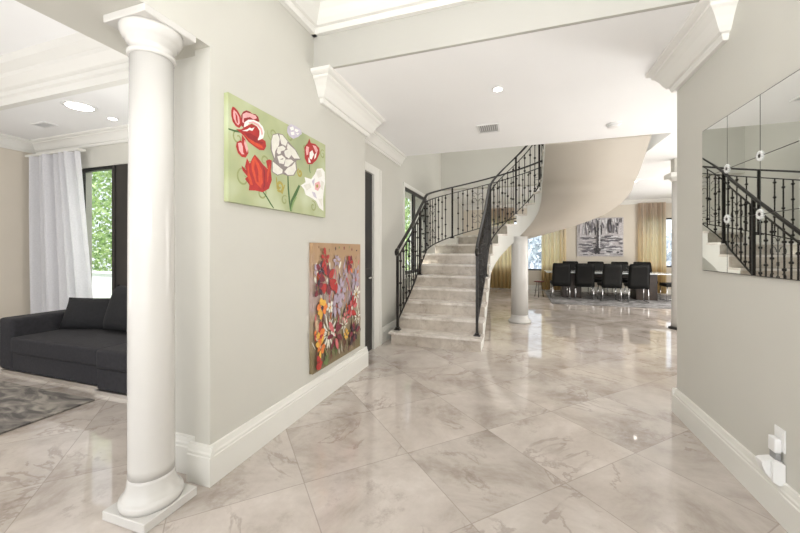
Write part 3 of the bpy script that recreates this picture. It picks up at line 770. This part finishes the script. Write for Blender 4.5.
# canvas 2: meadow flowers on tan
Y2, Z2, W2, H2 = 2.70, .30, .99, 1.165
X2 = XL+.035
a = Art(lambda u, v, d: (X2+d, Y2+u, Z2+v))
a.m(0).box(XL+.001, X2, Y2, Y2+W2, Z2, Z2+H2)
q = random.Random(5)
RED_, MAR, ORA, YEL, WHT, LIL, PNK, GRN, BRN, DRK, TAN = range(1, 12)
U = lambda lo, hi: q.uniform(lo, hi)
for i in range(150):
    u, v = U(.03, W2-.05), U(.35, .95)
    a.petal(q.choice([LIL, LIL, PNK, TAN, TAN, WHT, ORA, BRN]), u, v, U(60, 120), U(.05, .13), U(.010, .035))
for i in range(170):
    u, v = U(.02, W2-.04), U(.02, .42)
    a.petal(q.choice([GRN, BRN, BRN, DRK, TAN, WHT, MAR]), u, v, U(50, 130), min(U(.05, .17), H2-v-.02), U(.006, .016))
for i in range(12):
    u = .06+.075*i; a.stroke(q.choice([GRN, BRN, DRK]), [(u, .03), (u+.02*math.sin(i), .3), (u+.03*math.sin(i*2), .6), (u+.02, .80)], .007)
def flower(mi, u, v, n, L, w, cm=YEL, ph=0, cr=.014):
    for k in range(n):
        c_ = mi if not isinstance(mi, tuple) else mi[k % len(mi)]; an = ph+360*k/n+U(-12, 12); l_ = L*U(.65, 1.12)
        d0 = .25*l_; u0 = u+d0*math.cos(math.radians(an)); v0 = v+d0*math.sin(math.radians(an))
        if not (0.01 < u0+l_*.75*math.cos(math.radians(an)) < W2-.01 and .01 < v0+l_*.75*math.sin(math.radians(an)) < H2-.01): l_ *= .3
        a.petal(c_, u0, v0, an, l_*.78, w*U(.7, 1.05), U(-.1, .1))
    a.blob(cm, u, v, cr, cr, .25)
flower(LIL, .41, 1.0, 6, .08, .035, TAN); flower(LIL, .05, .90, 6, .10, .04, WHT); flower(LIL, .50, .69, 8, .13, .06, PNK); flower(LIL, .84, .77, 8, .12, .05, PNK)
flower(LIL, .40, .55, 7, .12, .06, PNK); flower(WHT, .85, .61, 8, .11, .04, YEL); flower(LIL, .60, .85, 6, .06, .03, TAN)
flower((RED_, RED_, MAR), .22, .814, 10, .19, .07, WHT)
flower((MAR, DRK), .06, .76, 6, .10, .05, BRN, 10); flower((MAR, DRK), .12, .92, 6, .09, .045, DRK, 30)
a.petal(RED_, .39, .67, 85, .11, .05)
flower(RED_, .19, 1.03, 5, .10, .045, RED_, 20); flower((RED_, MAR), .69, .965, 6, .10, .05, RED_)
flower((ORA, YEL, YEL), .13, .57, 7, .11, .07, DRK, 5, .02); flower(WHT, .27, .55, 6, .07, .04, YEL)
flower((PNK, RED_, RED_), .737, .476, 9, .13, .05, WHT, 0, .018)
flower(WHT, .245, .31, 14, .18, .028, TAN, 0, .02)
flower((ORA, RED_, TAN), .06, .33, 8, .15, .07, YEL, 12, .03); flower((ORA, YEL), .10, .22, 7, .11, .05, TAN)
flower((MAR, MAR, PNK), .37, .27, 7, .17, .06, PNK, 20); flower((MAR, DRK), .79, .20, 8, .15, .055, TAN)
flower(YEL, .60, .22, 7, .07, .025, BRN); flower(RED_, .07, .08, 6, .07, .06, RED_); flower(GRN, .20, .07, 6, .06, .03, GRN)
flower(PNK, .58, .40, 6, .08, .03, BRN); flower(WHT, .55, .33, 7, .07, .02, BRN); flower(WHT, .86, .36, 7, .08, .02, BRN)
for i in range(9): a.blob(q.choice([DRK, BRN, MAR, GRN]), .05+.1*i+U(-.03, .03), H2-.03-.05*q.random(), U(.006, .016), U(.008, .02), .3)
bg2, n2_, b2_ = nt('paint tan meadow wash'); tc = N(n2_, 'ShaderNodeTexCoord'); sx = N(n2_, 'ShaderNodeSeparateXYZ'); n2_.links.new(tc.outputs['Generated'], sx.inputs[0])
nz = N(n2_, 'ShaderNodeTexNoise'); nz.inputs['Scale'].default_value = 9; nz.inputs['Detail'].default_value = 6; n2_.links.new(tc.outputs['Object'], nz.inputs['Vector'])
f_ = math_node(n2_, 'ADD', sx.outputs[2], math_node(n2_, 'MULTIPLY', math_node(n2_, 'SUBTRACT', nz.outputs['Fac'], .5), .5))
n2_.links.new(ramp(n2_, f_, [(.1, (.22, .17, .09)), (.35, (.36, .28, .18)), (.55, (.42, .32, .30)), (.9, (.42, .27, .15))]), b2_.inputs['Base Color']); b2_.inputs['Roughness'].default_value = .6
mats = [bg2, paint('poppy red', (.42, .025, .02)), paint('maroon', (.18, .02, .035)), paint('orange', (.75, .20, .04)), paint('amber', (.75, .42, .06)), paint('chalk', (.78, .74, .64)),
        paint('mauve', (.42, .34, .42)), paint('rose', (.62, .15, .16)), paint('fern', (.16, .22, .07)), paint('umber', (.20, .11, .05)), paint('ink', (.05, .02, .03)), paint('sand', (.55, .38, .24))]
tag(a.build('flower_canvas', mats), 'upright tan canvas of mixed meadow flowers hanging low beside the black door', 'painting')

# canvas 3: grey abstract on the rear wall
a = Art(lambda u, v, d: (1.90+u, YB-.04-d*4, 1.19+v))
a.m(0).box(1.90, 3.27, YB-.04, YB-.002, 1.19, 2.47)
q = random.Random(11)
for i in range(260):
    u, v = q.uniform(.04, 1.30), q.uniform(.06, 1.22); vert = v > .68
    L_ = q.uniform(.06, .28); c_ = q.choice([1, 4, 4, 2, 2, 3])
    if vert: pp = [(u, min(1.25, v+L_*f)) for f in (0, .35, .7, 1)]
    else: pp = [(min(1.34, u+L_*f), v+.012*math.sin(9*f)) for f in (0, .35, .7, 1)]
    a.stroke(c_, pp, q.uniform(.012, .05))
for (u0, v0, u1, v1, w, c_) in [(.10, .62, .52, .60, .05, 2), (.72, .62, 1.34, .58, .03, 3), (.05, .40, .45, .36, .07, 2), (.70, .50, 1.2, .52, .06, 2), (.75, .28, 1.3, .32, .04, 2), (.1, .18, .5, .20, .04, 2),
                                (.95, 1.22, .98, .78, .13, 3), (.96, 1.05, .99, .82, .07, 2), (.45, 1.15, .44, .80, .07, 2), (.25, 1.1, .28, .7, .05, 2), (.12, 1.1, .1, .7, .05, 1), (.62, 1.2, .61, .1, .05, 3), (.68, 1.22, .67, .1, .03, 4)]:
    a.stroke(c_, [(u0+(u1-u0)*i/6, v0+(v1-v0)*i/6+.01*math.sin(i*2)) for i in range(7)], w)
a.blob(3, .60, .20, .10, .13, .2); a.blob(5, .60, .22, .05, .07, .2); a.stroke(3, [(.62, .2), (.61, .5)], .06)
mats = [paint('ash white', (.52, .49, .50), .25), paint('pale lilac grey', (.62, .58, .60)), paint('graphite', (.16, .15, .17)), paint('charcoal', (.05, .045, .05)), paint('snow', (.74, .73, .74)), paint('soot', (.02, .02, .02))]
tag(a.build('abstract_canvas', mats), 'grey and white abstract canvas above the dining table', 'painting')

# ------------------------------------------------------------------ mirror
mr = empty('wall_mirror', (XR, 2.2, 1.25), 'large frameless mirror of square panels reflecting the stair railing', 'mirror')
YM, ZM = 3.155, [1.253, 1.60, 1.925, 2.268]; PW = .326
MB().box(XR-.012, XR-.001, YM-6*PW, YM+.002, ZM[0]-.002, ZM[3]+.004).build('backing', SEAM, mr)
for c_ in range(6):
    for r_ in range(3):
        y1 = YM-c_*PW-.003; y0 = y1-PW+.006
        MB().box(XR-.016, XR-.010, y0, y1, ZM[r_]+.002, ZM[r_+1]-.002).build('mirror_panel', MIRROR, mr)
for c_ in range(1, 6):
    for zz in ZM[1:3]:
        y = YM-c_*PW; m = MB()
        for k in range(12):
            aa = 2*PI*k/12; m.tube([(XR-.0185, y+.012*math.cos(aa), zz+.012*math.sin(aa)), (XR-.020, y+.022*math.cos(aa), zz+.022*math.sin(aa)), (XR-.0175, y+.029*math.cos(aa), zz+.029*math.sin(aa))], [.003, .006, .003], 6)
        r_o = m.build('rosette', ROSE, mr)
        MB().tube([(XR-.016, y, zz), (XR-.022, y, zz)], [.012, .009], 10).build('screw_cap', SEAM, r_o)

# outlet and plug-in
t = empty('wall_outlet', (XR, 2.41, .34), 'white electrical outlet plate low on the mirror wall', 'outlet')
MB().box(XR-.007, XR-.0005, 2.328, 2.408, .355, .475, .003, 1).build('cover_plate', PLASTIC, t)
MB().box(XR-.010, XR-.006, 2.348, 2.388, .425, .458, .002, 1).box(XR-.010, XR-.006, 2.348, 2.388, .372, .405, .002, 1).build('socket', PLASTIC, t)
t = empty('plug_in_freshener', (XR-.04, 2.42, .20), 'white plug-in air freshener below the wall outlet', 'air freshener')
MB().box(XR-.036, XR-.007, 2.348, 2.403, .345, .42, .008, 3).build('plug', PLASTIC, t)
MB().box(XR-.032, XR-.010, 2.348, 2.398, .30, .345, .004, 2).build('neck', PLASG, t)
m = MB(); pf = [(0, .305), (.03, .31), (.07, .30), (.084, .292), (.082, .27), (.066, .23), (.045, .208), (.02, .20), (0, .205)]
m.ext([(d-.0, z) for d, z in pf], 'Y', 2.348, 2.403, XR-.004, -1); m.build('body', PLASTIC, t)
m = MB(); m.ext([(0, .30), (.03, .315), (.05, .30), (.05, .205), (.025, .19), (0, .195)], 'Y', 2.327, 2.343, XR-.004, -1); m.build('side_cover', PLASTIC, t)

# ------------------------------------------------------------------ sitting room
t = empty('sectional_sofa', (-4.4, 2.85, 0), 'long charcoal fabric sofa with a wide left arm behind the round column', 'sofa')
MB().box(-5.64, -3.93, 2.385, 3.42, .04, .235, .012, 2).build('base', SOFA, t)
MB().box(-3.91, -2.50, 2.33, 3.42, .04, .235, .012, 2).build('base', SOFA, t)
MB().box(-5.60, -3.95, 2.37, 3.36, .0, .038).box(-3.90, -2.52, 2.305, 3.36, 0, .038).build('plinth_strip', STEEL, t)
MB().box(-5.40, -3.93, 2.35, 3.20, .24, .42, .045, 4).build('seat_cushion', SOFA, t)
MB().box(-3.91, -2.52, 2.31, 3.20, .24, .43, .05, 4).build('seat_cushion', SOFA, t)
MB().box(-5.67, -5.41, 2.375, 3.42, .045, .62, .05, 4).build('armrest', SOFA, t)
MB().box(-5.42, -2.50, 3.20, 3.44, .24, .63, .06, 4).build('backrest', SOFA, t)
def pillow(x, y, z, w, h, dpt, tilt, yaw, label):
    bm2 = bmesh.new(); bmesh.ops.create_grid(bm2, x_segments=14, y_segments=14, size=.5)
    top = MB(); 
    for sg in (-1, 1):
        g = bmesh.new(); bmesh.ops.create_grid(g, x_segments=14, y_segments=14, size=.5)
        for v in g.verts:
            a_, b_2 = v.co.x*2, v.co.y*2
            pin = 1-.10*(abs(b_2)**2)*(1-abs(a_)**1.5) if True else 1
            bul = (max(0, 1-a_**4)*max(0, 1-b_2**4))**.6
            v.co = Vector((a_*w/2*(1-.05*(1-b_2*b_2)), sg*dpt/2*bul, b_2*h/2*(1-.05*(1-a_*a_))))
        top.add(g, smooth=True)
    bm2.free()
    bmesh.ops.remove_doubles(top.bm, verts=top.bm.verts[:], dist=.001)
    M = Matrix.Translation((x, y, z+h/2*math.cos(tilt))) @ Matrix.Rotation(yaw, 4, 'Z') @ Matrix.Rotation(-tilt, 4, 'X')
    bmesh.ops.transform(top.bm, matrix=M, verts=top.bm.verts[:])
    return tag(top.build('sofa_cushion', SOFAP), label, 'cushion')
pillow(-5.06, 3.00, .40, .84, .42, .20, .38, .30, 'dark cushion leaning in the corner by the sofa arm')
pillow(-4.42, 2.98, .43, .74, .56, .22, .30, -.05, 'taller dark cushion leaning beside the round column')
tag(MB().box(-7.2, -3.72, -1.2, 2.20, .001, .016, .004, 1).build('area_rug', RUG), 'brown grey distressed rug in front of the dark sofa', 'rug')
def curtain(name, x0, x1, y, z0, z1, nf, amp, label, m_, gather=0, x0b=None, x1b=None, rod=None):
    m = MB(); nx, nz_ = nf*10, 10; g = []
    x0b = x0 if x0b is None else x0b; x1b = x1 if x1b is None else x1b
    for j in range(nz_+1):
        tz = j/nz_; row = []
        for i in range(nx+1):
            tx = i/nx
            xx = (x0+(x1-x0)*tx)*tz+(x0b+(x1b-x0b)*tx)*(1-tz)
            yy = y+amp*(.75+.35*math.sin(tx*17+1))*math.sin(tx*nf*2*PI+.5*math.sin(tz*2+tx*5))
            row.append(m.bm.verts.new((xx, yy, z0+(z1-z0)*tz)))
        g.append(row)
    for j in range(nz_):
        for i in range(nx):
            f = m.bm.faces.new((g[j][i], g[j][i+1], g[j+1][i+1], g[j+1][i])); f.smooth = True
    t = empty(name, ((x0+x1)/2, y, z0), label, 'curtain')
    m.build('cloth', m_, t)
    if rod: MB().box(x0-.05, x1+.06, y-.05, y+.05, z1, z1+.03).build('track', TRIM, t)
    return t
curtain('white_curtain', -7.40, -6.22, 3.47, .16, 2.88, 7, .085, 'long white curtain hanging left of the black framed window', CURTW, x0b=-7.40, x1b=-5.80, rod=1)
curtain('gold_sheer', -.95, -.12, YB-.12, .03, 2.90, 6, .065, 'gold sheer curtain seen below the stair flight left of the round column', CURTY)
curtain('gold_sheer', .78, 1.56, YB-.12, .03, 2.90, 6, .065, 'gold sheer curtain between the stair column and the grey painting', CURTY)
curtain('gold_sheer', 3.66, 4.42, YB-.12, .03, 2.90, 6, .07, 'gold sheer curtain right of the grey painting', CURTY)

# ------------------------------------------------------------------ dining area
tag(MB().box(.85, 4.5, 9.95, 12.9, .001, .014, .004, 1).build('area_rug', RUG2), 'silver grey patterned rug under the dining table', 'rug')
t = empty('dining_table', (2.3, 11.6, 0), 'long dining table with white top between the black chairs', 'table')
MB().box(.80, 3.88, 11.15, 12.10, .735, .765, .004, 1).build('tabletop', TOPW, t)
MB().box(1.25, 1.75, 11.35, 11.9, .014, .735, .006, 1).build('pedestal', WOODD, t)
MB().box(3.12, 3.62, 11.35, 11.9, .014, .735, .006, 1).build('pedestal', WOODD, t)
MB().box(1.75, 3.12, 11.58, 11.67, .60, .68).build('stretcher', WOODD, t)
def make_chair(label):
    t = empty('dining_chair', (0, 0, 0), label, 'chair', 'black dining chairs')
    MB().box(-.225, .225, -.20, .25, .40, .49, .03, 3).build('seat', LEATHER, t)
    m = MB(); bm3 = bmesh.new(); bmesh.ops.create_cube(bm3, size=1)
    bmesh.ops.subdivide_edges(bm3, edges=bm3.edges[:], cuts=5, use_grid_fill=True)
    for v in bm3.verts:
        z = v.co.z+.5; wv = 1-.06*z**2
        v.co = Vector((v.co.x*.45*wv, -.215+v.co.y*.06-.11*z*z+.02*(v.co.x*2)**2*0, .36+z*.66))
    bmesh.ops.bevel(bm3, geom=[e for e in bm3.edges if len(e.link_faces) == 2 and e.calc_face_angle(0) > 1], offset=.018, segments=3, affect='EDGES')
    m.add(bm3, smooth=True); m.build('backrest', LEATHER, t)
    for sx in (-1, 1):
        MB().tube([(sx*.20, .21, .40), (sx*.205, .225, .2), (sx*.21, .23, .0)], .011, 8).build('leg', CHROME, t)
        MB().tube([(sx*.20, -.19, .40), (sx*.205, -.215, .2), (sx*.21, -.24, .0)], .011, 8).build('leg', CHROME, t)
        MB().tube([(sx*.21, .23, .011), (sx*.21, -.24, .011)], .010, 8).build('runner', CHROME, t)
    return t
ch0 = make_chair('x'); first = [True]
def chair(x, y, rz, label):
    o = ch0 if first[0] else copy_tree(ch0); first[0] = False
    o.location = (x, y, .0145); o.rotation_euler = (0, 0, rz); o.scale = (1.08, 1.0, 1.0); o['label'] = label
near = [(1.16, 11.12, .03, 'leftmost black dining chair, its back to the camera'),
        (1.78, 11.10, -.10, 'second black dining chair from the left in the near row'),
        (2.38, 10.98, .06, 'third black dining chair from the left in the near row'),
        (3.02, 10.98, -.04, 'rightmost black dining chair in the near row')]
for c_ in near: chair(*c_)
for x, l in ((1.62, 'leftmost black dining chair on the far side of the table'), (2.35, 'second black dining chair from the left on the far side'),
             (3.02, 'third black dining chair from the left on the far side'), (3.62, 'rightmost black dining chair on the far side, below the curtain')):
    chair(x, 12.30, PI, l)
chair(3.98, 11.35, PI/2, 'black dining chair at the right head of the table')
for x, l in ((1.72, 'small dark centrepiece bowl near the left end of the table'), (3.05, 'small dark centrepiece bowl near the right end of the table')):
    t = empty('centrepiece', (x, 11.6, .765), l, 'bowl')
    MB().lathe([(.05, 0), (.055, .02), (.03, .04), (.06, .07), (.11, .12), (.105, .125), (.05, .09)], (x, 11.6, .765), 20).build('bowl', BLACKP, t)
    m = MB()
    for k in range(9):
        aa = k*.7; m.tube([(x+.02*math.cos(aa), 11.6+.02*math.sin(aa), .84), (x+.05*math.cos(aa), 11.6+.05*math.sin(aa), .93), (x+.09*math.cos(aa), 11.6+.09*math.sin(aa), .97+.02*(k % 3))], [.008, .012, .003], 5)
    m.build('twigs', WOODD, t)
t = empty('side_table', (.62, 11.3, 0), 'small red-brown side table just right of the stair column', 'table')
MB().lathe([(.02, .44), (.13, .445), (.15, .455), (.15, .475), (.02, .48)], (.60, 11.3, 0), 24).build('tabletop', RED, t)
for k in range(3):
    aa = k*2.1+.4; MB().tube([(.60+.07*math.cos(aa), 11.3+.07*math.sin(aa), .445), (.60+.14*math.cos(aa), 11.3+.14*math.sin(aa), 0)], .010, 6).build('leg', WOODD, t)

# ------------------------------------------------------------------ light
def area(name, loc, rot, sx, sy, e, col=(1, 1, 1)):
    l = bpy.data.lights.new(name, 'AREA'); l.shape = 'RECTANGLE'; l.size = sx; l.size_y = sy; l.energy = e; l.color = col
    o = bpy.data.objects.new(name, l); o.location = loc; o.rotation_euler = rot; COL.objects.link(o); return o
area('entry_fill', (-.2, -3.2, 1.6), (PI/2, 0, 0), 2.8, 2.8, 56, (1, .985, .96))  # unseen area light added behind the camera to fill the foyer
area('sitting_room_rear_fill', (-5.0, -3.2, 1.6), (PI/2, 0, 0), 4.5, 2.8, 26, (1, .985, .97))  # unseen area light added behind and left of the camera, fills the sitting room
area('dining_fill', (XE-.1, 8.5, 1.5), (0, PI/2, 0), 2.4, 6.0, 190, (1, .98, .95))  # added fill out of view by the solid east wall; no window there
area('stairwell_fill', (0, 7.2, ZU-.1), (0, 0, 0), 3.2, 3.2, 75, (1, .99, .97))  # added fill hidden under the closed stairwell ceiling
area('bounce_flash', (0, -.5, 1.9), (math.radians(180-38), 0, 0), .5, .5, 60)
area('sitting_room_side_fill', (-7.3, -1.2, 1.5), (0, -PI/2, 0), 2.4, 2.6, 36, (1, .985, .97))  # added fill inside the windowless left wall, brightens the mirror wall
area('side_hall_fill', (3.0, 4.7, .7), Vector((.5, -.15, -.85)).to_track_quat('Z', 'Y').to_euler(), .8, .8, 36, (1, .985, .97))  # added up-light hidden past the mirror wall to brighten the hall ceiling
area('sofa_end_fill', (-2.8, 2.95, 1.2), Vector((.75, 0, -.65)).to_track_quat('Z', 'Y').to_euler(), .4, .4, 26, (1, .98, .95))  # added light hidden behind the left hall wall, brightens the sitting room ceiling
area('sitting_room_up_fill', (-4.6, .2, .9), (math.radians(180-10), 0, 0), .8, .8, 12, (1, .98, .95))  # added up-light out of view; no lamp stands here
for (x, y, z, e) in ((-.19, 3.66, ZC-.03, 18), (-5.05, 2.82, 3.11, 25)):
    l = bpy.data.lights.new('downlight', 'SPOT'); l.energy = e; l.spot_size = 2.2; l.spot_blend = .8; l.shadow_soft_size = .05; l.color = (1, .93, .82)
    o = bpy.data.objects.new('downlight', l); o.location = (x, y, z); COL.objects.link(o)

l = bpy.data.lights.new('sun', 'SUN'); l.energy = 6.5; l.angle = .05; l.color = (1, .96, .88)
o = bpy.data.objects.new('sun', l); o.rotation_euler = Vector((-.55, -.35, .9)).to_track_quat('Z', 'Y').to_euler(); COL.objects.link(o)
wd = bpy.data.worlds.new('World'); bpy.context.scene.world = wd; wd.use_nodes = True
nn = wd.node_tree; bg = nn.nodes['Background']
sky = nn.nodes.new('ShaderNodeTexSky'); sky.sky_type = 'HOSEK_WILKIE'; sky.turbidity = 4; sky.sun_direction = (.3, -.5, .8)
mx = nn.nodes.new('ShaderNodeMix'); mx.data_type = 'RGBA'; mx.inputs[0].default_value = .75
nn.links.new(sky.outputs[0], mx.inputs[6]); mx.inputs[7].default_value = (1, 1.02, 1.06, 1)
nn.links.new(mx.outputs[2], bg.inputs[0]); bg.inputs[1].default_value = 1.6

# ------------------------------------------------------------------ camera
cam = bpy.data.cameras.new('camera'); cam.sensor_width = 36; cam.lens = 352/800*36; cam.shift_y = -16.5/800; cam.clip_start = .05
co = bpy.data.objects.new('camera', cam); co.location = (0, 0, 1.4); co.rotation_euler = (PI/2, 0, math.radians(18.5)); COL.objects.link(co)
sc = bpy.context.scene; sc.camera = co
sc.view_settings.view_transform = 'Standard'; sc.view_settings.look = 'None'; sc.view_settings.exposure = .16
